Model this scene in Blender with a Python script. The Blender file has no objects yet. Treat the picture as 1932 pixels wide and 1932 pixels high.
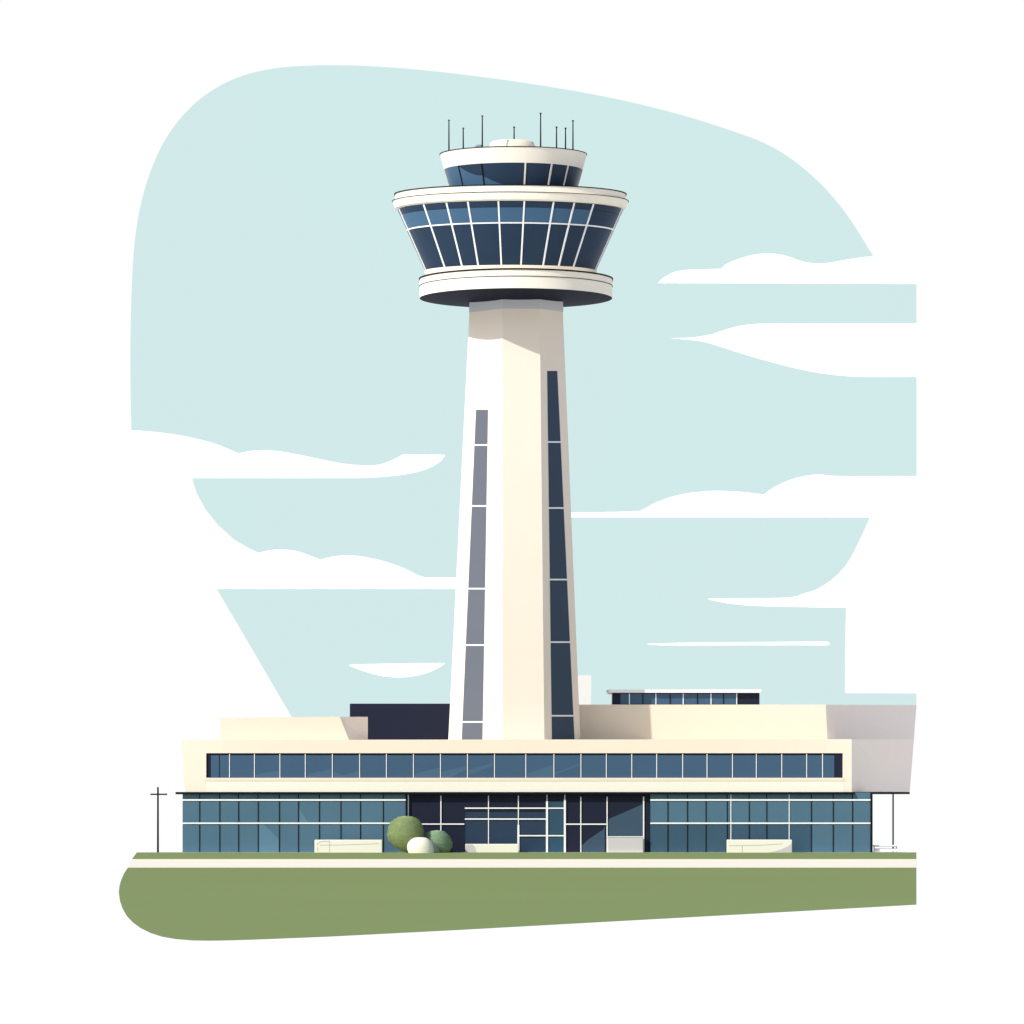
import bpy, bmesh, math, random
from mathutils import Vector
from mathutils.geometry import tessellate_polygon
random.seed(7)
S = bpy.context.scene
COL = S.collection
R_ = math.radians

# ---------------------------------------------------------------- survey: measured drawing -> metres
# The facade plane is y = 0, 420 m from the camera; 20 drawing units = 1 m on that plane.
F, D, H, HY, CX = 8400.0, 420.0, 6.0, 1488.0, 966.0
def sc(y): return F / (D + y)
def X(px, y=0.0): return (px - CX) / sc(y)
def Z(py, y=0.0): return H + (HY - py) / sc(y)
def P(px, py, y=0.0): return Vector((X(px, y), y, Z(py, y)))
def G(px, py):
    d = F * H / (py - HY)
    return ((px - CX) * d / F, d - D)

# ---------------------------------------------------------------- materials
def mat(name, col, rough=0.8, spec=0.2, var=0.03, scale=0.6, bump=0.0, bscale=8.0):
    m = bpy.data.materials.new(name); m.use_nodes = True
    nt = m.node_tree; b = nt.nodes['Principled BSDF']
    b.inputs['Roughness'].default_value = rough
    b.inputs['Specular IOR Level'].default_value = spec
    tc = nt.nodes.new('ShaderNodeTexCoord')
    no = nt.nodes.new('ShaderNodeTexNoise'); no.inputs['Scale'].default_value = scale
    no.inputs['Detail'].default_value = 4
    nt.links.new(tc.outputs['Object'], no.inputs['Vector'])
    mx = nt.nodes.new('ShaderNodeMix'); mx.data_type = 'RGBA'
    c = col
    mx.inputs[6].default_value = (c[0]*(1-var), c[1]*(1-var), c[2]*(1-var), 1)
    mx.inputs[7].default_value = (min(1, c[0]*(1+var)), min(1, c[1]*(1+var)), min(1, c[2]*(1+var)), 1)
    nt.links.new(no.outputs['Fac'], mx.inputs[0])
    nt.links.new(mx.outputs[2], b.inputs['Base Color'])
    if bump:
        n2 = nt.nodes.new('ShaderNodeTexNoise'); n2.inputs['Scale'].default_value = bscale
        nt.links.new(tc.outputs['Object'], n2.inputs['Vector'])
        bp = nt.nodes.new('ShaderNodeBump'); bp.inputs['Strength'].default_value = bump
        bp.inputs['Distance'].default_value = 0.05
        nt.links.new(n2.outputs['Fac'], bp.inputs['Height'])
        nt.links.new(bp.outputs['Normal'], b.inputs['Normal'])
    return m
M = dict(
    shaft   = mat('shaft_render', (0.80, 0.695, 0.575), 0.85, 0.1, 0.015),
    cream   = mat('cream_render', (0.80, 0.72, 0.58), 0.85, 0.1, 0.02),
    peach   = mat('peach_render', (0.78, 0.67, 0.53), 0.85, 0.1, 0.02),
    parapet = mat('parapet_render', (0.81, 0.70, 0.56), 0.85, 0.1, 0.02),
    tower   = mat('tower_cream', (0.87, 0.79, 0.65), 0.85, 0.1, 0.015),
    gpale   = mat('pale_teal_highlight', (0.100, 0.200, 0.270), 0.3, 0.12, 0.06, 0.3),  # highlight colour painted on the left window wall
    greige  = mat('greige_render', (0.91, 0.79, 0.69), 0.85, 0.1, 0.02),
    white   = mat('white_paint', (0.84, 0.83, 0.80), 0.6, 0.2, 0.01),
    ivory   = mat('ivory_render', (0.82, 0.78, 0.66), 0.8, 0.1, 0.015),
    shadow_band  = mat('grey_contact_shadow', (0.55, 0.55, 0.55), 0.8, 0.1, 0.015),  # colour of the painted contact shadow below the deck
    navy    = mat('navy_cladding', (0.014, 0.017, 0.034), 0.6, 0.1, 0.06),
    soffit  = mat('dark_soffit', (0.010, 0.012, 0.024), 0.7, 0.05, 0.05),
    black   = mat('black_metal', (0.006, 0.006, 0.009), 0.6, 0.1, 0.05),
    gnavy   = mat('navy_glass', (0.019, 0.037, 0.066), 0.3, 0.12, 0.06, 0.4),
    gslit   = mat('deep_blue_glass', (0.027, 0.050, 0.085), 0.3, 0.12, 0.06, 0.4),
    gblue   = mat('mid_blue_glass', (0.053, 0.115, 0.190), 0.3, 0.12, 0.06, 0.3),
    gstrip  = mat('slate_blue_glass', (0.050, 0.100, 0.165), 0.3, 0.12, 0.08, 0.25),
    gteal   = mat('teal_glass', (0.076, 0.152, 0.210), 0.3, 0.12, 0.10, 0.2),
    gteal2  = mat('dark_teal_glass', (0.043, 0.092, 0.135), 0.3, 0.12, 0.08, 0.3),
    gdoor   = mat('door_blue_glass', (0.030, 0.075, 0.118), 0.3, 0.12, 0.08, 0.3),
    gdark   = mat('ink_blue_glass', (0.024, 0.045, 0.080), 0.3, 0.12, 0.08, 0.3),
    gglint  = mat('lighter_slate_glint', (0.062, 0.122, 0.190), 0.3, 0.12, 0.05, 0.3),  # reflection colour for shapes painted on the strip window
    gglare   = mat('slate_glare', (0.045, 0.080, 0.118), 0.4, 0.12, 0.05, 0.3),  # glare colour painted on the entrance panes
    ggrey   = mat('sunlit_grey_glass', (0.112, 0.122, 0.146), 0.5, 0.12, 0.05, 0.15),  # paler copy of the slit glass, sunlit tone put into its colour
    red     = mat('red_lacquer', (0.18, 0.01, 0.015), 0.5, 0.2, 0.02),
    boxgrey = mat('blue_grey_metal', (0.25, 0.30, 0.36), 0.6, 0.2, 0.03),
    panel   = mat('pale_grey_panel', (0.56, 0.53, 0.52), 0.8, 0.1, 0.015),
    ground  = mat('white_concrete', (0.93, 0.92, 0.90), 0.95, 0.05, 0.004),
    lawn    = mat('lawn_green', (0.218, 0.270, 0.102), 0.95, 0.03, 0.05, 0.02, 0.2, 3.0),
    path    = mat('cream_paving', (0.88, 0.79, 0.63), 0.9, 0.05, 0.015),
    leafa   = mat('olive_leaf', (0.30, 0.375, 0.165), 0.8, 0.08, 0.10, 3.0),
    leafb   = mat('deep_green_leaf', (0.28, 0.40, 0.25), 0.8, 0.08, 0.10, 3.0),
    leaf_shade   = mat('sage_shadow_leaf', (0.42, 0.55, 0.42), 0.8, 0.08, 0.10, 3.0),  # grey green of the boulder's shadow
    bark    = mat('bark', (0.09, 0.065, 0.045), 0.95, 0.05, 0.2, 6.0),
    stone   = mat('ivory_stone', (0.82, 0.78, 0.64), 0.85, 0.1, 0.03, 2.0, 0.15, 6.0),
    cloud   = mat('cloud_white', (0.93, 0.93, 0.93), 1.0, 0.0, 0.0),
)
def emit(name, col):
    m = bpy.data.materials.new(name); m.use_nodes = True
    nt = m.node_tree; nt.nodes.remove(nt.nodes['Principled BSDF'])
    e = nt.nodes.new('ShaderNodeEmission'); e.inputs['Color'].default_value = (*col, 1)
    tc = nt.nodes.new('ShaderNodeTexCoord'); no = nt.nodes.new('ShaderNodeTexNoise')
    no.inputs['Scale'].default_value = 0.012; no.inputs['Detail'].default_value = 2
    nt.links.new(tc.outputs['Object'], no.inputs['Vector'])
    mx = nt.nodes.new('ShaderNodeMix'); mx.data_type = 'RGBA'
    mx.inputs[6].default_value = (col[0]*1.02, col[1]*0.99, col[2]*0.985, 1)
    mx.inputs[7].default_value = (col[0]*0.98, col[1]*1.01, col[2]*1.015, 1)
    nt.links.new(no.outputs['Fac'], mx.inputs[0]); nt.links.new(mx.outputs[2], e.inputs['Color'])
    nt.links.new(e.outputs[0], nt.nodes['Material Output'].inputs['Surface'])
    return m
M['sky'] = emit('pale_blue_sky', (0.640, 0.825, 0.822))

# ---------------------------------------------------------------- object helpers
def obj(name, bm, m, parent=None, smooth=None):
    bmesh.ops.recalc_face_normals(bm, faces=bm.faces)
    me = bpy.data.meshes.new(name); bm.to_mesh(me); bm.free()
    me.materials.append(M[m] if isinstance(m, str) else m)
    o = bpy.data.objects.new(name, me); COL.objects.link(o)
    if smooth is not None:
        for p in me.polygons: p.use_smooth = True
        me.set_sharp_from_angle(angle=R_(smooth))
    if parent is not None: o.parent = parent
    if parent is not None and parent.location.length:
        o.matrix_parent_inverse = parent.matrix_basis.inverted()
    return o
def tag(o, label=None, cat=None, group=None, kind=None):
    if label: o['label'] = label
    if cat: o['category'] = cat
    if group: o['group'] = group
    if kind: o['kind'] = kind
    return o
def thing(name, loc, label, cat, group=None):
    o = bpy.data.objects.new(name, None); COL.objects.link(o); o.location = loc
    o.empty_display_size = 0.5
    return tag(o, label, cat, group)
def loft(bm, a, b):
    """closed solid between polygon a and polygon b (same number of points)"""
    va = [bm.verts.new(p) for p in a]; vb = [bm.verts.new(p) for p in b]; n = len(a)
    bm.faces.new(va); bm.faces.new(list(reversed(vb)))
    for i in range(n): bm.faces.new([va[i], vb[i], vb[(i+1) % n], va[(i+1) % n]])
    return va, vb
def prism(pts, y0, y1, bm=None):
    """measured outline pts at plane y0, carried straight back to y1"""
    bm = bm or bmesh.new()
    a = [P(px, py, y0) for px, py in pts]
    b = [Vector((v.x, y1, v.z)) for v in a]
    loft(bm, a, b)
    return bm
def rect(x0, x1, t, b, y0, y1, bm=None): return prism([(x0, t), (x1, t), (x1, b), (x0, b)], y0, y1, bm)
def bx(bm, x0, x1, y0, y1, z0, z1):
    loft(bm, [Vector(p) for p in ((x0,y0,z0),(x1,y0,z0),(x1,y0,z1),(x0,y0,z1))],
             [Vector(p) for p in ((x0,y1,z0),(x1,y1,z0),(x1,y1,z1),(x0,y1,z1))])
    return bm
def bevel(bm, w, seg=2):
    bmesh.ops.recalc_face_normals(bm, faces=bm.faces)
    bmesh.ops.bevel(bm, geom=list(bm.edges), offset=w, segments=seg, profile=0.5, affect='EDGES', clamp_overlap=True)
    return bm
def tube(bm, a, b, r0, r1, n=10):
    a, b = Vector(a), Vector(b); d = (b-a).normalized()
    u = d.orthogonal().normalized(); v = d.cross(u)
    f = lambda c, r: [c + (u*math.cos(t) + v*math.sin(t))*r for t in [2*math.pi*i/n for i in range(n)]]
    loft(bm, f(a, r0), f(b, r1)); return bm

# ---------------------------------------------------------------- world, sun, camera
SUN_AZ, SUN_EL = 54.0, 35.0        # degrees left of the view axis / above horizon
w = bpy.data.worlds.new('World'); S.world = w; w.use_nodes = True
nt = w.node_tree; nt.nodes.clear()
out = nt.nodes.new('ShaderNodeOutputWorld')
sky = nt.nodes.new('ShaderNodeTexSky'); sky.sky_type = 'NISHITA'; sky.sun_disc = False
sky.sun_elevation = R_(SUN_EL); sky.sun_rotation = R_(180 + SUN_AZ)
bg = nt.nodes.new('ShaderNodeBackground'); bg.inputs['Strength'].default_value = 0.15
nt.links.new(sky.outputs[0], bg.inputs['Color'])
bw = nt.nodes.new('ShaderNodeBackground'); bw.inputs['Color'].default_value = (1, 1, 1, 1); bw.inputs['Strength'].default_value = 1.0
tc = nt.nodes.new('ShaderNodeTexCoord'); sp = nt.nodes.new('ShaderNodeSeparateXYZ')
nt.links.new(tc.outputs['Generated'], sp.inputs[0])
mr = nt.nodes.new('ShaderNodeMapRange'); mr.interpolation_type = 'SMOOTHSTEP'
mr.inputs['From Min'].default_value = 0.20; mr.inputs['From Max'].default_value = 0.34
nt.links.new(sp.outputs['Z'], mr.inputs['Value'])
mx = nt.nodes.new('ShaderNodeMixShader')
nt.links.new(mr.outputs[0], mx.inputs[0]); nt.links.new(bw.outputs[0], mx.inputs[1]); nt.links.new(bg.outputs[0], mx.inputs[2])
nt.links.new(mx.outputs[0], out.inputs['Surface'])

L = bpy.data.lights.new('sun', 'SUN'); L.energy = 4.25; L.angle = R_(0.5); L.color = (1.0, 0.975, 0.93)
lo = bpy.data.objects.new('sun', L); COL.objects.link(lo); lo.location = (-60, -80, 120)
sd = Vector((-math.sin(R_(SUN_AZ))*math.cos(R_(SUN_EL)), -math.cos(R_(SUN_AZ))*math.cos(R_(SUN_EL)), math.sin(R_(SUN_EL))))
lo.rotation_euler = sd.to_track_quat('Z', 'Y').to_euler()

cam = bpy.data.cameras.new('camera'); co = bpy.data.objects.new('camera', cam); COL.objects.link(co)
co.location = (0, -D, H); co.rotation_euler = (R_(90), 0, 0)
cam.sensor_width = 36.0; cam.sensor_fit = 'HORIZONTAL'; cam.lens = 36.0 * F / 1932.0
cam.shift_y = (HY - 966.0) / 1932.0; cam.clip_start = 1.0; cam.clip_end = 8000.0
S.camera = co
S.view_settings.view_transform = 'Standard'; S.view_settings.look = 'None'
S.view_settings.exposure = 0.0; S.view_settings.gamma = 1.0; S.view_settings.use_curve_mapping = False
S.render.engine = 'CYCLES'; S.cycles.max_bounces = 8; S.cycles.diffuse_bounces = 5

# ---------------------------------------------------------------- ground, lawn, path
bm = bmesh.new()
ys = [(-1500, 0), (-400, 0), (2.5, 0), (40, -1.0), (3500, -110)]
rows = [[bm.verts.new((x, y, z)) for x in (-3000, -200, 200, 3000)] for y, z in ys]
for i in range(len(rows)-1):
    for j in range(3): bm.faces.new([rows[i][j], rows[i][j+1], rows[i+1][j+1], rows[i+1][j]])
tag(obj('ground', bm, 'ground'), kind='structure')

LEFT = [(258,1608.2),(251,1618),(248,1622),(241,1637),(234,1648),(229,1659),(225.5,1671),(224,1683),(226,1699),(231,1714),(239,1728),(250,1740),
        (265,1751),(284,1760.5),(306,1767.5),(332,1772),(362,1774.5),(395,1775),(440,1774.2),(490,1772.5)]
outline = LEFT + [(620,1767.3),(860,1755),(1100,1741.7),(1340,1728.5),(1540,1717.5),(1729,1707),(1729,1650),(1729,1608.2)]
bm = bmesh.new(); g = [G(*p) for p in outline]
loft(bm, [Vector((x,y,0.004)) for x,y in g], [Vector((x,y,-0.2)) for x,y in g])
tag(obj('lawn', bm, 'lawn'), kind='structure')
strip = [(248.8,1621),(245.4,1628),(241,1637),(1729,1637),(1729,1621)]
bm = bmesh.new(); g = [G(*p) for p in strip]
loft(bm, [Vector((x,y,0.008)) for x,y in g], [Vector((x,y,-0.1)) for x,y in g])
tag(obj('path', bm, 'path'), kind='structure')

# ---------------------------------------------------------------- sky backdrop and clouds
def smooth_poly(pts, closed=True, n=4, sharp=()):
    """Catmull-Rom through points; indices in sharp stay corners"""
    res = []; N = len(pts)
    for i in range(N):
        p1, p2 = pts[i], pts[(i+1) % N]
        p0 = pts[i-1] if i not in sharp else p1
        p3 = pts[(i+2) % N] if (i+1) % N not in sharp else p2
        for k in range(n):
            t = k / n
            f = lambda a,b,c,d: 0.5*((2*b) + (c-a)*t + (2*a-5*b+4*c-d)*t*t + (3*b-a-3*c+d)*t**3)
            res.append((f(p0[0],p1[0],p2[0],p3[0]), f(p0[1],p1[1],p2[1],p3[1])))
    return res
YS = 260.0
SKY = [(248,813),(246.5,740),(246,660),(248,560),(252,480),(259,420),(270,368),(286,318),(308,270),(338,226),(376,188),(420,159),(470,139),(525,128),(580,124),(625,123),(700,125),
       (800,132.5),(900,144),(1000,158),(1100,174.5),(1200,195),(1300,221),(1390,250),(1440,269),(1480,291),(1520,321),(1562,361),(1604,414),(1648,484),
       (1700,515),(1729,536),(1729,640),(1729,780),(1729,899),(1690,940),(1641,976),(1627,1007),(1610,1042),(1594,1068),(1572,1091),(1548,1107),(1520,1121),(1560,1132),(1596,1146),
       (1594.5,1190),(1594,1240),(1594,1308),(1729,1308.5),(1729,1335),(1722,1420),(1600,1420),(900,1420),(590,1420),(550,1352),(480,1232),(409,1111),
       (420,1095),(520,1075),(493,1043),(470,1033),(440,1016),(412,991),(388,961),(371,930),(362.5,902),(372,885),(380,860),(330,830),(290,816)]
bm = bmesh.new()
N0 = 30   # the long curved upper outline is smoothed, the rest stays as drawn
def curve(arc):
    up = []; n = len(arc)
    for i in range(n-1):
        p0, p1, p2, p3 = arc[max(0,i-1)], arc[i], arc[i+1], arc[min(n-1,i+2)]
        for k in range(6):
            t = k/6
            up.append(tuple(0.5*(2*p1[c] + (p2[c]-p0[c])*t + (2*p0[c]-5*p1[c]+4*p2[c]-p3[c])*t*t + (3*p1[c]-p0[c]-3*p2[c]+p3[c])*t**3) for c in (0,1)))
    return up + [arc[-1]]
k0, k1 = SKY.index((1641,976)), SKY.index((1520,1121))
up = curve(SKY[:N0]) + SKY[N0:k0] + curve(SKY[k0:k1+1]) + SKY[k1+1:]
a = [P(px, py, YS) for px, py in up]
fr = [bm.verts.new(v) for v in a]; bk = [bm.verts.new(v + Vector((0, 4, 0))) for v in a]
for t in tessellate_polygon([[Vector((v.x, v.z, 0)) for v in a]]):
    bm.faces.new([fr[k] for k in t]); bm.faces.new([bk[k] for k in reversed(t)])
for k in range(len(a)): bm.faces.new([fr[k], bk[k], bk[(k+1) % len(a)], fr[(k+1) % len(a)]])
tag(obj('sky', bm, 'sky'), kind='structure')

def cloud(pts, label, y=252.0, th=2.5, sharp=(), n=4):
    q = smooth_poly(pts, n=n, sharp=sharp)
    c = Vector((X(sum(p[0] for p in q)/len(q), y), y, Z(sum(p[1] for p in q)/len(q), y)))
    A = [P(px, py, y) for px, py in q]
    bm = bmesh.new(); N = len(A)
    fr = [bm.verts.new(v) for v in A]; bk = [bm.verts.new(Vector((v.x, v.y + th, v.z + 0.1*th))) for v in A]
    for t in tessellate_polygon([[Vector((v.x, v.z, 0)) for v in A]]):
        bm.faces.new([fr[k] for k in t]); bm.faces.new([bk[k] for k in reversed(t)])
    for k in range(N): bm.faces.new([fr[k], bk[k], bk[(k+1) % N], fr[(k+1) % N]])
    o = obj('cloud', bm, 'cloud')
    return tag(o, label, 'cloud', 'white clouds in the pale blue sky')
cloud([(1242,534),(1254,523),(1273,513),(1298,509),(1330,508),(1361,507),(1372,498),(1392,489),(1420,481),(1450,478),(1480,482),(1505,490.5),(1525,495.5),(1545,497),(1570,495),(1600,489.5),(1650,483.5),
       (1705,486),(1732,495),(1740,512),(1738,528),(1729,535.5)], 'white humped cloud highest in the sky, flat underside, right of the tower cab', n=6, sharp=(0,5,21,25))
cloud([(1265,638),(1290,637.4),(1317,635.5),(1342,631),(1370,622),(1398,614.5),(1430,611),(1480,610),(1730,610),(1738,630),(1740,660),(1738,695),(1730,711),(1630,711),(1590,709),(1545,703.5),(1500,694.5),(1450,681.5),(1400,667),(1345,649.5),(1318,643)],
      'long white wedge cloud right of the tower, tapering to a point at its left end', sharp=(0,8,12))
cloud([(1000,968.5),(1076,968),(1195,966),(1215,962),(1235,951),(1262,940.5),(1300,931.5),(1350,927),(1400,929),(1443,934),(1465,919),(1490,907.5),(1520,899),(1550,896),(1585,899),(1730,899),(1762,915),(1770,945),(1740,970),(1700,976),(1641,976),(1000,976)],
      'white two humped cloud trailing a thin flat tail behind the right side of the shaft', sharp=(0,9,15,20,21))
cloud([(1337,1131),(1400,1130.5),(1460,1130),(1500,1128),(1522,1120.5),(1560,1112),(1615,1110),(1648,1124),(1640,1140),(1596,1146),(1500,1145),(1420,1142.8),(1372,1138)],
      'small white cloud with a pointed left end at the lower right edge of the sky', sharp=(0,))
cloud([(1222,1215.9),(1250,1214.8),(1300,1213.6),(1400,1212.8),(1500,1212),(1558,1211.5),(1564,1214.5),(1558,1217.5),(1500,1217.3),(1400,1217.4),(1300,1217.6),(1250,1217.4)],
      'thin white streak of cloud above the penthouse windows', th=1.5, sharp=(0,))
cloud([(659,1256),(720,1254.6),(780,1253.6),(838.5,1253),(816,1265.5),(790,1274),(757,1278),(722,1275.5),(690,1267.5)],
      'small white crescent cloud with flat top left of the lower shaft', sharp=(0,3))
cloud([(240,812.5),(290,815.5),(332,821),(375,829.5),(415,841.5),(450,856.5),(468,852),(493,850),(520,851.5),(560,858),(615,869.5),(655,876.5),(695,879),(718,876.5),(738,869.5),(757,860),(768,858),(840,859),(829,872),(808,883.5),(780,892),(745,897.5),(700,901),(640,902),(362,902),(300,900),(250,880),(225,845),(222,822)],
      'long white wavy cloud ending in a curl, left of the middle of the shaft', sharp=(5,17,24))
cloud([(455,1052),(493,1043),(508,1039.5),(530,1038),(558,1041),(583,1049),(603,1057),(625,1052),(655,1049),(690,1052.5),(730,1062),(765,1074.5),(788,1086),(802,1091),(940,1091),(940,1111),(409,1111),(420,1085)],
      'broad white cloud with low bumps and flat base, behind the left of the shaft', y=255.0, sharp=(1,6,13,14,15,16))

# ================================================================= CONTROL TOWER
YA = 9.0
T = thing('control_tower', (X(970, YA), YA, 0), 'tall cream airport control tower with flared glass cab and rooftop antennas', 'control tower')
B = [(846,.5),(948,-5.0),(1027,-4.6),(1095,-.5),(1052,4.6),(886,5.0)]
U = [(887,.3),(948,-3.0),(1018,-2.85),(1061,-.3),(1034,2.9),(912,3.2)]
PB, PT = 1394.0, 563.0
zB, zT = Z(PB, YA), Z(PT, YA)
def corner(i, z):
    t = (z - zB) / (zT - zB)
    b = Vector((X(B[i][0], YA+B[i][1]), YA+B[i][1])); u = Vector((X(U[i][0], YA+U[i][1]), YA+U[i][1]))
    v = b.lerp(u, t); return Vector((v.x, v.y, z))
def facet(i, j, px, py):
    y = YA
    for _ in range(12):
        z = Z(py, y); a, b = corner(i, z), corner(j, z)
        sx = X(px, y); t = (sx - a.x) / (b.x - a.x); y = a.y + (b.y - a.y) * t
    return Vector((X(px, y), y, Z(py, y)))
bm = bmesh.new(); lv = [-1.5 + (zT - 0.02 + 1.5)*k/30 for k in range(31)]
lp = [[bm.verts.new(corner(i, z)) for i in range(6)] for z in lv]
bm.faces.new(lp[0]); bm.faces.new(lp[-1])
for k in range(30):
    for i in range(6): bm.faces.new([lp[k][i], lp[k][(i+1)%6], lp[k+1][(i+1)%6], lp[k+1][i]])
shaft = obj('shaft', bm, 'shaft', T)
# grey band painting the deck's contact shadow, 4 cm proud of the shaft
ctr = Vector((X(974, YA), YA, 0))
def ring6(z, off):
    r = []
    for i in range(6):
        p = corner(i, z); d = Vector((p.x-ctr.x, p.y-ctr.y, 0)).normalized(); r.append(p + d*off)
    return r
bm = bmesh.new(); zc = Z(589, YA)
loft(bm, ring6(zc, .05), ring6(zT - .03, .05)); obj('shadow_band', bm, 'shadow_band', shaft)

def slab(pts, n, t0, t1, bm=None):
    bm = bm or bmesh.new(); loft(bm, [p + n*t0 for p in pts], [p + n*t1 for p in pts]); return bm
def slit(i, j, top, bot, splits, glass, label):
    (xl0, xr0, y0), (xl1, xr1, y1) = top, bot
    ex = lambda py: (xl0+(xl1-xl0)*(py-y0)/(y1-y0), xr0+(xr1-xr0)*(py-y0)/(y1-y0))
    quad = lambda a, b: [facet(i,j,ex(a)[0],a), facet(i,j,ex(a)[1],a), facet(i,j,ex(b)[1],b), facet(i,j,ex(b)[0],b)]
    q = quad(y0, y1); n = (q[1]-q[0]).cross(q[3]-q[0]).normalized()
    if n.y > 0: n = -n
    f = obj('slit_window', slab(q, n, -.1, .015), 'white', T); f['label'] = label
    ys = [y0] + [s for s in splits] + [y1]
    for k in range(len(ys)-1):
        a = ys[k] + (1.5 if k else 0); b = ys[k+1] - (1.5 if k < len(ys)-2 else 0)
        obj('pane', slab(quad(a, b), n, .016, .035), glass, f)
slit(0, 1, (898.5, 921, 773), (871.5, 910.5, 1396), [839.5, 954.5, 1110.5, 1217, 1362], 'ggrey', 'tall narrow strip of grey glass panes, the sunlit tone painted in')
slit(2, 3, (1032, 1051, 700), (1041, 1083.5, 1396), [834, 958.5, 1093.5, 1211.5, 1350.5], 'gslit', 'tall narrow strip of dark blue glass panes')

def ellip(cx, rpx, k, ang, dr=0.0):
    r = rpx / sc(YA) + dr
    return X(cx, YA) + r*math.sin(ang), YA - k*r*math.cos(ang)
def revolve(cx, k, prof, m, name, parent, a0=None, a1=None, seg=144, smooth=35):
    """prof: closed loop of (radius, height) drawing measures turned about the tower axis on an oval plan"""
    bm = bmesh.new(); full = a0 is None
    angs = [2*math.pi*i/seg for i in range(seg)] if full else [a0 + (a1-a0)*i/seg for i in range(seg+1)]
    loops = []
    for a in angs:
        loops.append([bm.verts.new((*ellip(cx, r, k, a), Z(py, YA))) for r, py in prof])
    n = len(prof); c = len(loops)
    for i in range(c if full else c-1):
        A, Bv = loops[i], loops[(i+1) % c]
        for j in range(n): bm.faces.new([A[j], A[(j+1)%n], Bv[(j+1)%n], Bv[j]])
    if not full: bm.faces.new(loops[0]); bm.faces.new(list(reversed(loops[-1])))
    return obj(name, bm, m, parent, smooth)
def disc(cx, k, r0, p0, r1, p1, m, name, parent, smooth=35, seg=144):
    """closed drum from (r0,p0) to (r1,p1)"""
    bm = bmesh.new()
    A = [Vector((*ellip(cx, r0, k, 2*math.pi*i/seg), Z(p0, YA))) for i in range(seg)]
    Bq = [Vector((*ellip(cx, r1, k, 2*math.pi*i/seg), Z(p1, YA))) for i in range(seg)]
    loft(bm, A, Bq); return obj(name, bm, m, parent, smooth)

# lower gallery deck
KD, CD = 0.96, 973.5
deck = disc(CD, KD, 181.5, 563, 182, 529, 'tower', 'gallery_deck', T)
revolve(CD, KD, [(170,562),(181.6,563.1),(60,572),(60,562)], 'soffit', 'soffit', deck)
revolve(CD, KD, [(178,529.0),(183.5,529.0),(183.5,526.2),(178,526.2)], 'black', 'rim_trim', deck)
revolve(CD, KD, [(180,541.4),(182.7,541.4),(182.7,540.2),(180,540.2)], 'black', 'rim_trim', deck)
# cab
KC, CC = 0.62, 963.0
cb = disc(CC, KC, 157, 527, 163, 511.5, 'tower', 'cab_base', T)
glass = disc(CC, KC, 158.5, 512, 210, 396.5, 'navy', 'cab_window', T)
glass['label'] = 'ring of tall outward leaning cab panes in two rows'
def Rw(py): return 161 + (212.5-161) * (512-py) / (512-397)
MUL = [-49.5, -34, -21.8, -6, 7, 22.2, 34, 46.8]
ALL = MUL + [80, 105, 130, 155, 180, 205, 230, 255, 280]
da = 0.55
for r, (p0, p1, g) in enumerate(((397, 407.5, 'gnavy'), (408, 434.6, 'gblue'), (437.0, 510.5, 'gnavy'))):  # navy top row is the rim's shadow put into the glass colour
    for i, a in enumerate(ALL):
        b = ALL[i+1] if i+1 < len(ALL) else ALL[0] + 360
        gg = 'gnavy' if ALL[i] == 46.8 else g  # rightmost pane is dark all over, its shade put into the colour
        pr = [(Rw(p0)-1.5, p0), (Rw(p0), p0), (Rw(p1), p1), (Rw(p1)-1.5, p1)]
        revolve(CC, KC, pr, gg, 'pane', glass, R_(a), R_(b), max(4, int((b-a)/3)))
for a in ALL:
    wd = 1.15/190.0 if True else 0
    pr = [(Rw(397)-1, 397), (Rw(397)+1.2, 397), (Rw(512)+1.2, 512), (Rw(512)-1, 512)]
    bm = bmesh.new()
    wm = 0.075
    quad = []
    for s in (-1, 1):
        row = []
        for rr, py in pr:
            x, y = ellip(CC, rr, KC, R_(a))
            tx, ty = math.cos(R_(a)), KC*math.sin(R_(a)); l = math.hypot(tx, ty)
            row.append(Vector((x + s*wm*tx/l, y + s*wm*ty/l, Z(py, YA))))
        quad.append(row)
    loft(bm, quad[0], quad[1]); obj('mullion', bm, 'white', glass)
revolve(CC, KC, [(Rw(437)-1,437.0),(Rw(437)+.9,437.0),(Rw(434.6)+.9,434.6),(Rw(434.6)-1,434.6)], 'white', 'rail', glass)
rim = revolve(CC, KC, [(150,396),(212.5,396),(217.5,393.5),(222.8,380),(222.2,379),(217.5,378.4),(217.5,368),(150,368)], 'tower', 'cab_rim', T)
revolve(CC, KC, [(219,380.9),(223.6,380.9),(223.4,379.7),(219,379.7)], 'black', 'rim_trim', rim)
revolve(CC, KC, [(120,368),(219.5,368),(219.5,366.2),(120,366.2)], 'black', 'rim_trim', rim)
# upper cabin
KU, CU = 0.78, 968.5
ug = disc(CU, KU, 113, 366.4, 125, 321, 'navy', 'upper_cabin_window', T)
def Ru(py): return 118.5 + (130-118.5) * (360-py) / (360-321)
MU = [(-52, 'black'), (-27, 'black'), (10, 'cream'), (33.5, 'cream'), (52, 'cream')]
AU = [a for a, _ in MU] + [90, 130, 180, 230, 270]
for i, a in enumerate(AU):
    b = AU[i+1] if i+1 < len(AU) else AU[0]+360
    g = 'gblue' if i in (9,) else 'gnavy'  # lighter left pane carries the reflection in its colour
    revolve(CU, KU, [(Ru(321)-1.5,321),(Ru(321),321),(Ru(366),366),(Ru(366)-1.5,366)], g, 'pane', ug, R_(a), R_(b), max(4, int((b-a)/3)))
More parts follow.
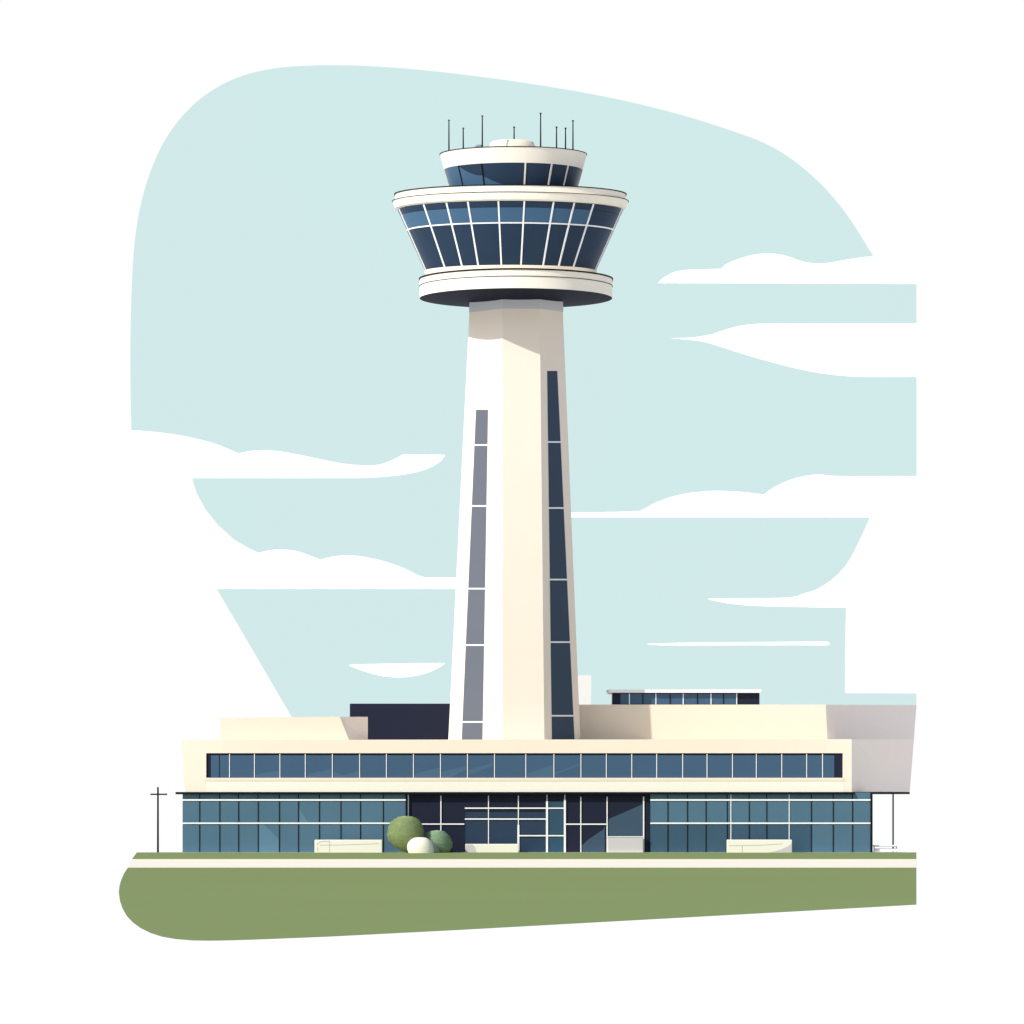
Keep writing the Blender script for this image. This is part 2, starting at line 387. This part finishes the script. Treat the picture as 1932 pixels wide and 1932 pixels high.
# lighter reflection shapes painted on the lower left panes
def cabin_glint(a0, a1, f0, f1, seg=18):
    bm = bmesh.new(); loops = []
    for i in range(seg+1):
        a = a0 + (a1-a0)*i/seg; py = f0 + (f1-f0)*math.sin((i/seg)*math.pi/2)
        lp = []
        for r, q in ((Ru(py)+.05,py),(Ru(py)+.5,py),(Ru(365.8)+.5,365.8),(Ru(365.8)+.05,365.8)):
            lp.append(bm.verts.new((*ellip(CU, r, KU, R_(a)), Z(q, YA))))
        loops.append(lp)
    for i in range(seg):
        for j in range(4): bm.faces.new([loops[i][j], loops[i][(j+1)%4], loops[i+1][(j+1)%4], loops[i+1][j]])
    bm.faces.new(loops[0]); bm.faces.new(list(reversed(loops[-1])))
    o = obj('painted_glint', bm, 'gblue', ug); o['label'] = 'lighter blue reflection painted on the lower left panes'
cabin_glint(-51.2, -27.6, 324, 343); cabin_glint(-26.4, 0, 345, 363)
for a, mm in MU + [(90,'cream'),(130,'cream'),(180,'cream'),(230,'cream'),(270,'cream')]:
    quad = []
    for s in (-1, 1):
        row = []
        for rr, py in ((Ru(321)-1,321),(Ru(321)+1.1,321),(Ru(366)+1.1,366),(Ru(366)-1,366)):
            x, y = ellip(CU, rr, KU, R_(a)); tx, ty = math.cos(R_(a)), KU*math.sin(R_(a)); l = math.hypot(tx, ty)
            row.append(Vector((x + s*.075*tx/l, y + s*.075*ty/l, Z(py, YA))))
        quad.append(row)
    bm = bmesh.new(); loft(bm, quad[0], quad[1]); obj('mullion', bm, mm, ug)
ur = disc(CU, KU, 130.5, 321, 138.3, 292.5, 'tower', 'upper_rim', T)
revolve(CU, KU, [(100,292.5),(139.3,292.5),(139.3,291),(100,291)], 'black', 'rim_trim', ur)
# roof dome (rounded low drum) and roof box
bm = bmesh.new(); seg = 48; prof = [(44,292),(43,275),(40,268.5),(34,266),(22,265),(8,264.7)]
loops = [[bm.verts.new((X(966.5,YA)+r/sc(YA)*math.sin(2*math.pi*i/seg), YA-.7*r/sc(YA)*math.cos(2*math.pi*i/seg), Z(py,YA))) for i in range(seg)] for r, py in prof]
bm.faces.new(loops[0]); bm.faces.new(loops[-1])
for k in range(len(loops)-1):
    for i in range(seg): bm.faces.new([loops[k][i], loops[k][(i+1)%seg], loops[k+1][(i+1)%seg], loops[k+1][i]])
obj('roof_dome', bm, 'cream', T, 50)
obj('roof_box', bevel(prism([(895,275.5),(899,272.5),(910,272),(910,293),(895,293)], YA-3.2, YA-1.4), .12), 'boxgrey', T)
for px, t, b, y, red in ((847,226,293,YA-1.6,1),(874,241,293,YA-2.3,1),(910,218,293,YA-3.2,1),(970,239,270,YA-.6,0),(1020,213,293,YA-3.5,0),(1050,239,293,YA-3.0,0),(1067,241,293,YA-2.4,0),(1081,227,293,YA-2.0,0)):
    x = X(px, y); bm = tube(bmesh.new(), (x, y, Z(b,YA)), (x, y, Z(t+3,y)), .075, .055)
    an = obj('antenna', bm, 'black', T)
    bm = tube(bmesh.new(), (x, y, Z(t+3,y)), (x, y, Z(t,y)), .06, .12); obj('tip', bm, 'red' if red else 'black', an)

# ================================================================= TERMINAL BUILDING
TB = thing('terminal_building', (X(966), 4, 0), 'long low cream terminal with teal glass ground floor and strip windows', 'terminal')
YF = -0.2                                   # face of the overhanging upper storey
bm = bmesh.new()
prism([(343,1396),(420,1395.9),(420,1421),(389,1421),(344.1,1421)], YF, .5, bm); prism([(1561,1394.6),(1607,1394.5),(1607,1421),(1561,1421)], YF, .5, bm)
prism([(344.1,1421),(389,1421),(389,1467.5),(346.9,1467.5)], YF, .5, bm)
prism([(1590,1421),(1607,1421),(1607,1467.5),(1590,1467.5)], YF, .5, bm)
prism([(346.9,1467.5),(389,1467.5),(389,1494.5),(350,1494.5)], YF, .5, bm)
prism([(1590,1467.5),(1607,1467.5),(1607,1494.5),(1590,1494.5)], YF, .5, bm)
prism([(345,1397),(1600,1396),(1600,1494.4),(352,1494.4)], .502, 20, bm)
obj('upper_wall', bm, 'cream', TB)
obj('parapet', prism([(420,1395.9),(1561,1394.6),(1561,1421),(420,1421)], YF, .5), 'parapet', TB)
obj('fascia', rect(389,1590,1467.5,1494.5, YF, .5), 'ivory', TB)
# side wall running obliquely back on the right
def oblique(p_front, p_back, y0, y1, t, b, m, name, par, inner=25.0):
    """wall turning back from (px front, y0) to (px back at y1); px given as (top, bottom)"""
    a = P(p_front[0], t[0], y0); b_ = P(p_back[0], t[1], y1); c = P(p_back[1], b[1], y1); d = P(p_front[1], b[0], y0)
    off = Vector((-inner*.04, 0, 0)); bk = Vector((-3.0, 1.5, 0))
    bm = bmesh.new(); loft(bm, [a, b_, c, d], [a + Vector((-.6,.6,0)), b_ + bk, c + bk, d + Vector((-.6,.6,0))])
    o = obj(name, bm, m, par); return o
sw = oblique((1607.2,1607.2), (1724.5,1716.3), YF+.01, 9.0, (1395,1395), (1494.5,1494.5), 'greige', 'side_wall', TB)
sw['label'] = 'shaded greige side wall flaring outwards'
# sill, strip window
obj('sill', rect(386,1593,1468.2,1473.5,YF-.03,YF+.02), 'peach', TB)
sf = obj('strip_window', rect(389,1590,1421,1467.5,-.06,.45), 'navy', TB)
sf['label'] = 'long horizontal strip of slate blue panes'
vm = [414,433,480,528,576,627,678.5,729,780,831,882,933,992,1045,1096,1144,1192,1239,1288,1334,1382,1427,1475,1522,1552]
ed = [397] + vm + [1575]
for i in range(len(ed)-1):
    obj('pane', rect(ed[i]+1, ed[i+1]-1, 1425, 1466.8, -.078, -.061), 'gstrip', sf)
for v in vm[1:]:
    obj('mullion', rect(v-.7, v+.7, 1422, 1467.2, -.13, -.0605), 'white', sf)
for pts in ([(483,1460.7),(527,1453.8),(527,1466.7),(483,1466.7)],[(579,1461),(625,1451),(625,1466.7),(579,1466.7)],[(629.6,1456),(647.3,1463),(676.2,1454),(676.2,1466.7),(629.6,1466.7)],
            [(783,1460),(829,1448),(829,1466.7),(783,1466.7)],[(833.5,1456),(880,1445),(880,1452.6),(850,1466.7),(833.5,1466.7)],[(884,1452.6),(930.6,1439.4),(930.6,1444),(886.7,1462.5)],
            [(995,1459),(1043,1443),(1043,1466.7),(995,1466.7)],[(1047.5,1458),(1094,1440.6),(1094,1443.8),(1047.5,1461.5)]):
    obj('painted_glint', prism(pts, -.084, -.0785), 'gglint', sf)  # slanted reflections painted as lighter shapes over the strip panes
# roof line canopy (thin dark fascia)
bm = bmesh.new()
a = [(331,YF-.2),(1607.5,YF-.2),(1716.5,9.0),(1690,12),(500,12),(331,3)]
top = [Vector((X(px,y), y, Z(1493.6))) for px, y in a]; bot = [Vector((X(px,y), y, Z(1498.6))) for px, y in a]
top = [Vector((v.x, v.y, Z(1494.3))) for v in top]
loft(bm, top, bot); obj('canopy', bm, 'black', TB)
# roof blocks
bm = prism([(416,1355),(520,1353.6),(641,1352.3),(660,1400),(416,1400)], 1.2, 1.6)
prism([(417,1356),(640,1353.6),(655,1400),(417,1400)], 1.65, 8, bm)
rb = obj('roof_block', bm, 'peach', TB); rb['label'] = 'peach rooftop block with sloping right end'
bm = bmesh.new(); a,b_,c,d = P(641.3,1352.4,1.25), P(694,1352.4,5.5), P(694,1400,5.5), P(660.3,1400,1.25)
bk = Vector((-1.2,1.2,0)); loft(bm, [a,b_,c,d],[a+Vector((-.3,.3,0)),b_+bk,c+bk,d+Vector((-.3,.3,0))]); obj('end_wall', bm, 'greige', rb)
obj('plant_room', rect(660,900,1327.5,1402,15,21), 'navy', TB)
YR = 12.5
bm = prism([(1040,1329.4),(1558,1329.4),(1561.5,1400),(1040,1400)], YR, YR+.5)
prism([(1041,1330),(1556,1330),(1559,1400),(1041,1400)], YR+.503, YR+9, bm)
rb2 = obj('roof_block', bm, 'peach', TB); rb2['label'] = 'long peach rooftop block right of the tower'
o = oblique((1558.2,1561.7), (1729,1724), YR+.01, YR+12, (1329.6,1330.5), (1399,1399), 'greige', 'end_wall', rb2)
obj('chimney', rect(1082,1115.3,1274,1402,24,25.5), 'white', TB)
# penthouse
ph = obj('penthouse', rect(1155,1433,1307,1332,YR+.2,YR+.49), 'navy', TB)
bm = rect(1156,1432,1307.2,1332,YR+.6,YR+6); obj('back_wall', bm, 'white', ph)
pe = [1170,1187.5,1213,1237.5,1264.5,1289,1316,1341.5,1365,1390]
for i in range(len(pe)-1): obj('pane', rect(pe[i]+.7, pe[i+1]-.7, 1309, 1328.8, YR+.17, YR+.199), 'gstrip', ph)
for i, v in enumerate(pe[1:]): obj('mullion', rect(v-.8, v+.8, 1308.4, 1329, YR+.12, YR+.1695), 'white' if i % 2 == 0 else 'black', ph)
bm = prism([(1146,1301),(1437,1300.8),(1437,1303),(1434,1306.9),(1150,1306.9)], YR-.3, YR+7); obj('penthouse_roof', bm, 'white', TB)

# ground floor glazing
def glazing(x0, x1, verts, pane_cols, name, label, dark=()):
    f = obj(name, rect(x0, x1, 1495, 1640, .06, .5), 'gteal2', TB); f['label'] = label
    e = [x0] + [v for v, _ in verts] + [x1]
    rows = [(1495.5,1507.8),(1510.9,1551.8),(1554.6,1608.5)]
    for i in range(len(e)-1):
        for r, (t, b) in enumerate(rows):
            o = obj('pane', rect(e[i]+.5, e[i+1]-.5, t, b, .03, .059), 'gteal2' if (i, r) in dark else 'gteal', f)
            if (i, r) in dark: o['label'] = 'lower pane with a shadow-like dark tone painted in'
    for v, mm in verts: obj('mullion', rect(v-.75, v+.75, 1495.5, 1608.5, -.02, .0295), mm, f)
    for t, b in ((1507.8,1510.9),(1551.8,1554.6)): obj('rail', rect(x0, x1-.2, t, b, -.05, -.0205), 'white', f)
    return f
gl = glazing(344.5, 765.5, [(v,'black') for v in (376.5,414.5,450,487,527,563,602.5,643,680,723)], None, 'window_wall', 'teal window wall left of the entrance', dark=())
gr = glazing(1227, 1642.5, [(1260,'black'),(1297,'black'),(1332,'black'),(1372,'black'),(1379,'white'),(1413.5,'black'),(1446.5,'black'),(1489,'white'),(1530.7,'black'),(1572,'black'),(1608.5,'black')], None, 'window_wall', 'teal window wall right of the entrance',
             dark=((0,2),(1,2),(2,2),(3,2),(4,2),(5,2),(6,2),(7,2),(8,2)))  # shadow-like dark parts of the glass, painted as darker panes
def glint(pts, m, par, y, name='painted_glint', th=.004):  # thin shapes that paint highlights and glare onto panes
    return obj(name, prism(pts, y-th, y), m, par)
glint([(564.5,1526),(581,1551.6),(564.5,1551.6)], 'gpale', gl, .0285).__setitem__('label', 'paler triangular highlight painted on a pane')
glint([(498,1555),(526,1583),(526,1608),(488.5,1608),(488.5,1555)], 'gpale', gl, .0285).__setitem__('label', 'paler slanted highlight painted on a pane')
glint([(1532,1573),(1567,1608.3),(1571,1608.3),(1571,1555),(1532,1555)], 'gteal', gr, .0285)
bm = rect(1642.6,1646.5,1498.3,1640,-.08,.5); obj('end_post', bm, 'black', TB)
obj('column', tube(bmesh.new(), (X(1685,1.0),1.0,-.4), (X(1685,1.0),1.0,Z(1496,1)), .075,.075,14), 'black', TB)
# building body behind the glass
bm = rect(350,1640,1499,1640,.9,20); obj('inner_wall', bm, 'navy', TB)

# entrance
YE = .25
en = obj('entrance', rect(765.6,1226.9,1495,1640,YE,.85), 'navy', TB)
en['label'] = 'dark navy glazed entrance with slim white frames'
obj('jamb', rect(765.7,768.5,1495.5,1640,-.06,YE-.001), 'black', en)
def pane(x0,x1,t,b,m,y=YE-.02): return obj('pane', rect(x0,x1,t,b,y,YE-.001), m, en)
for x0,x1 in ((878,921),(922.4,977.2),(978.8,1030)):
    pane(x0,x1,1526.2,1532,'navy'); pane(x0,x1,1532.3,1544,'gdark')
pane(878,921,1547,1592,'gdark'); pane(922.4,977.2,1547,1592,'gdark'); pane(978.8,1030,1547,1575,'gdark'); pane(978.8,1030,1578.3,1608.5,'gdark')
d = obj('door', rect(1033.5,1064,1511.5,1608.5,YE-.03,YE-.001), 'gdoor', en); d['label'] = 'tall blue glass door between thick white posts'
for x0,x1,t,b in ((1034.5,1063,1527,1575),(1034.5,1063,1578.5,1608)): obj('pane', rect(x0,x1,t,b,YE-.045,YE-.0305), 'gdoor', d)
pane(1068,1095,1557,1608.5,'navy'); pane(1097,1144,1557,1608.5,'navy'); pane(1097,1144,1500,1553.5,'navy'); pane(1147,1213,1500,1578,'navy')
glint([(1147,1546),(1213.5,1517),(1213.5,1577.5),(1147,1577.5)],'gglare',en,YE-.0215).__setitem__('label','slate glare painted over the lower slanted half of a pane')
glint([(1098,1595),(1110,1584),(1132,1569),(1138,1565),(1141,1559),(1141,1608.3),(1098,1608.3)],'gglare',en,YE-.0215).__setitem__('label','slate glare with a curved upper edge painted on a pane')
for v, t, b, wd in ((770.3,1499,1608,1.1),(831.8,1501,1608,1.0),(921.6,1501,1592,.8),(978,1501,1556,.9),(978,1556.2,1608,1.8),(1095.8,1503,1608,.9),(1145.4,1503,1608,1.0),(1214.3,1503,1608,1.2)):
    obj('mullion', rect(v-wd,v+wd,t,b,YE-.1,YE-.0305), 'white', en)
for v, t in ((1032,1512),(1065.7,1508.5)):
    obj('post', rect(v-1.9,v+1.9,t,1609,YE-.14,YE-.0305), 'white', en); obj('mullion', rect(v-.8,v+.8,1499,t-.1,YE-.1,YE-.0305), 'white', en)
for x0,x1,y in ((772,876,1554.8),(877,1063.8,1524.8),(877,1030,1545.3),(979.8,1063.8,1576.7),(1067.7,1144.3,1555)):
    obj('transom', rect(x0,x1,y-1.2,y+1.2,YE-.126,YE-.1005), 'white', en)

# ================================================================= THINGS ON THE FORECOURT
def seam(pts, y, par, wd=.35):
    bm = bmesh.new()
    for (x0,p0),(x1,p1) in zip(pts, pts[1:]):
        l = math.hypot(x1-x0,p1-p0); nx, nz = -(p1-p0)/l*wd, (x1-x0)/l*wd
        q = [P(x0+nx,p0+nz,y),P(x1+nx,p1+nz,y),P(x1-nx,p1-nz,y),P(x0-nx,p0-nz,y)]
        loft(bm, q, [v+Vector((0,.012,0)) for v in q])
    return obj('seam', bm, 'boxgrey', par)
def low_wall(x0, x1, t, y0, y1, label, m='ivory'):
    r = thing('low_wall', (X((x0+x1)/2,y0), (y0+y1)/2, 0), label, 'low wall')
    bm = bmesh.new(); bx(bm, X(x0,y0), X(x1,y0), y0, y1, -.1, Z(t,y0)); bevel(bm, .06, 3)
    obj('body', bm, m, r); return r
yw = -2.2
lw = low_wall(593.5, 721, 1584.5, yw, yw+1.1, 'long low ivory wall with thin curved seam lines before the left teal windows')
seam([(598,1594),(601,1590),(607,1588),(614,1587.3),(622,1587)], yw-.008, lw); seam([(622,1587),(622,1608)], yw-.008, lw)
seam([(603,1594.5),(640,1594.3),(680,1593),(715,1591.8)], yw-.008, lw); seam([(599.5,1598),(599.3,1606)], yw-.008, lw)
rw = low_wall(1372, 1494.5, 1584.3, yw, yw+1.1, 'low ivory wall with a sweeping grey curved end before the right teal windows')
seam([(1375,1595.5),(1405,1595.4),(1440,1594.5),(1476,1592)], yw-.008, rw); seam([(1400.5,1595.5),(1400.5,1608)], yw-.008, rw)
obj('end_panel', prism([(1493.6,1591),(1488,1596),(1475,1602),(1462,1606),(1448,1608.6),(1493.6,1608.6)], yw-.012, yw), 'panel', rw)
ew = low_wall(877.8, 978.5, 1592.3, -1.2, -.4, 'low ivory wall with a curved pale grey left end below the entrance panes')
obj('end_panel', prism([(878.3,1593.2),(891,1593),(894.5,1596),(897,1601),(899,1608.3),(878.3,1608.3)], -1.212, -1.2), 'panel', ew)
pw = low_wall(1146.5, 1213.5, 1579.3, -.5, -.1, 'pale grey rectangular low wall with white capping right of the entrance door', 'panel')
obj('capping', rect(1145.2,1215,1577.8,1579.3,-.54,-.08), 'white', pw)

# mast with crossbar
mp = thing('lamp_post', (X(298,-.6), -.6, 0), 'slim black lamp post with short crossbar alone at the left end of the lawn', 'lamp post')
obj('pole', tube(bmesh.new(), (X(298,-.6),-.6,-.1), (X(298,-.6),-.6,Z(1485,-.6)), .1,.085,14), 'black', mp)
obj('crossbar', bevel(rect(283.5,315.5,1497.2,1500.0,-.66,-.54), .03), 'black', mp)

# bench under the canopy
be = thing('bench', (X(1670,.6), .8, 0), 'plain white bench with dark edge lines under the overhang beside the thin column', 'bench')
obj('seat', rect(1648,1693.5,1594.3,1596.5,.4,1.0), 'white', be); obj('shelf', rect(1649,1692.5,1601.9,1606.5,.45,.95), 'white', be)
obj('edge_trim', rect(1648,1693.5,1596.6,1597.4,.42,.98), 'boxgrey', be)
obj('edge_trim', rect(1649,1692.5,1601.0,1601.8,.47,.93), 'boxgrey', be)
for px in (1649.5, 1691.5): obj('leg', rect(px-.7,px+.7,1597.5,1609,.5,.9), 'boxgrey', be)

# ---------------------------------------------------------------- shrubs and boulder
def inside(pts, x, z):
    c = False; n = len(pts)
    for i in range(n):
        x1,z1 = pts[i]; x2,z2 = pts[(i+1)%n]
        if (z1 > z) != (z2 > z) and x < (x2-x1)*(z-z1)/(z2-z1)+x1: c = not c
    return c
def shrub(prof, y, depth, mleaf, label, nleaf, name='round_shrub'):
    """prof: list of (py, px left, px right) giving the width at each height; crown is an oval of leaves"""
    cx = sum(p[1]+p[2] for p in prof)/2/len(prof)
    r = thing(name, (X(cx,y), y, 0), label, 'shrub', 'clipped shrubs by the entrance')
    zs = [Z(p[0], y) for p in prof]
    xs = [((X(p[1],y)+X(p[2],y))/2, (X(p[2],y)-X(p[1],y))/2) for p in prof]
    # leafy core
    bm = bmesh.new(); seg = 40; loops = []
    for (c, hw), z in zip(xs, zs):
        loops.append([bm.verts.new((c + .93*hw*math.sin(2*math.pi*i/seg), y - .93*depth*hw*math.cos(2*math.pi*i/seg), max(z-.04, .02))) for i in range(seg)])
    bm.faces.new(loops[0]); bm.faces.new(loops[-1])
    for k in range(len(loops)-1):
        for i in range(seg): bm.faces.new([loops[k][i], loops[k][(i+1)%seg], loops[k+1][(i+1)%seg], loops[k+1][i]])
    bmesh.ops.recalc_face_normals(bm, faces=bm.faces)
    for _ in range(nleaf):
        t = random.random(); z = zs[-1] + (zs[0]-zs[-1])*t
        for k in range(len(zs)-1):
            if zs[k] >= z >= zs[k+1]: break
        u = (zs[k]-z)/max(1e-6, zs[k]-zs[k+1])
        c = xs[k][0]+(xs[k+1][0]-xs[k][0])*u; hw = xs[k][1]+(xs[k+1][1]-xs[k][1])*u
        a = random.uniform(0, 2*math.pi); q = random.uniform(.90, 1.0)
        dz = (xs[k+1][1]-xs[k][1])/max(1e-6, zs[k]-zs[k+1])
        n = Vector((math.sin(a), -math.cos(a), max(-1.2, min(1.2, dz)))).normalized()
        p = Vector((c+q*hw*math.sin(a), y-q*depth*hw*math.cos(a), z))
        n = (n + Vector((random.gauss(0,.15),random.gauss(0,.15),random.gauss(0,.15)))).normalized()
        uu = n.orthogonal().normalized(); vv = n.cross(uu); th = random.uniform(0, 2*math.pi)
        e1 = uu*math.cos(th)+vv*math.sin(th); e2 = n.cross(e1); l = random.uniform(.045,.08); wd = l*.55
        bm.faces.new([bm.verts.new(p + e1*l), bm.verts.new(p + e2*wd + n*.01), bm.verts.new(p - e1*l), bm.verts.new(p - e2*wd + n*.01)])
    me = bpy.data.meshes.new('crown'); bm.to_mesh(me); bm.free(); me.materials.append(M[mleaf])
    o = bpy.data.objects.new('crown', me); COL.objects.link(o); o.parent = r; o.matrix_parent_inverse = r.matrix_basis.inverted()
    bm = tube(bmesh.new(), (xs[-1][0], y, -.1), (xs[-1][0], y, zs[-1]+.6), .16, .08, 9)
    obj('trunk', bm, 'bark', r)
    return r
shrub([(1540,762,770),(1541,752,780),(1545,743.5,789),(1551,737,794.5),(1558,733,798),(1566,731,800.3),(1576,729.6,801),(1584,732,800),(1590,736,799),(1596,742,797),(1601,749,795),(1605,758,793),(1608.6,768,790)],
      -3.0, .9, 'leafa', 'largest round shrub, olive green, standing before the left end of the dark entrance', 15000)
shrub([(1567,820,832),(1568.5,810,838),(1572,803,843),(1577,800,848),(1584,799,852),(1591,800,854),(1598,803,853.5),(1604,806,850.5),(1608.6,809,847)],
      -2.2, .9, 'leafb', 'deep green round shrub lower and right of the large olive one', 10000)
shrub([(1581,796,801),(1583,796,808),(1587,797,815),(1592,798,821),(1598,799,826),(1604,800,829),(1608.7,801,829.5)],
      -3.5, .6, 'leaf_shade', 'sage green shadow of the boulder on the deep green shrub, built as leaves', 4500)  # leafy form added to stand in for the boulder's cast shadow
# boulder
yb = -4.6
prof = [(1579.6,788,797),(1580.5,782,804),(1583,777,808.5),(1587,772.5,812),(1592,769,815),(1597,768,817),(1602,768.3,818),(1606,769.5,818.6),(1610,771,818.8)]
bm = bmesh.new(); seg = 40; loops = []
for k, (py, l, r) in enumerate(prof):
    c = (X(l,yb)+X(r,yb))/2; hw = (X(r,yb)-X(l,yb))/2
    loops.append([bm.verts.new((c + hw*math.sin(2*math.pi*i/seg), yb - .8*hw*math.cos(2*math.pi*i/seg), Z(py,yb))) for i in range(seg)])
bm.faces.new(loops[0]); bm.faces.new(loops[-1])
for k in range(len(loops)-1):
    for i in range(seg): bm.faces.new([loops[k][i], loops[k][(i+1)%seg], loops[k+1][(i+1)%seg], loops[k+1][i]])
tag(obj('boulder', bm, 'stone', None, 60), 'smooth ivory dome shaped boulder in front of the green shrubs', 'boulder')
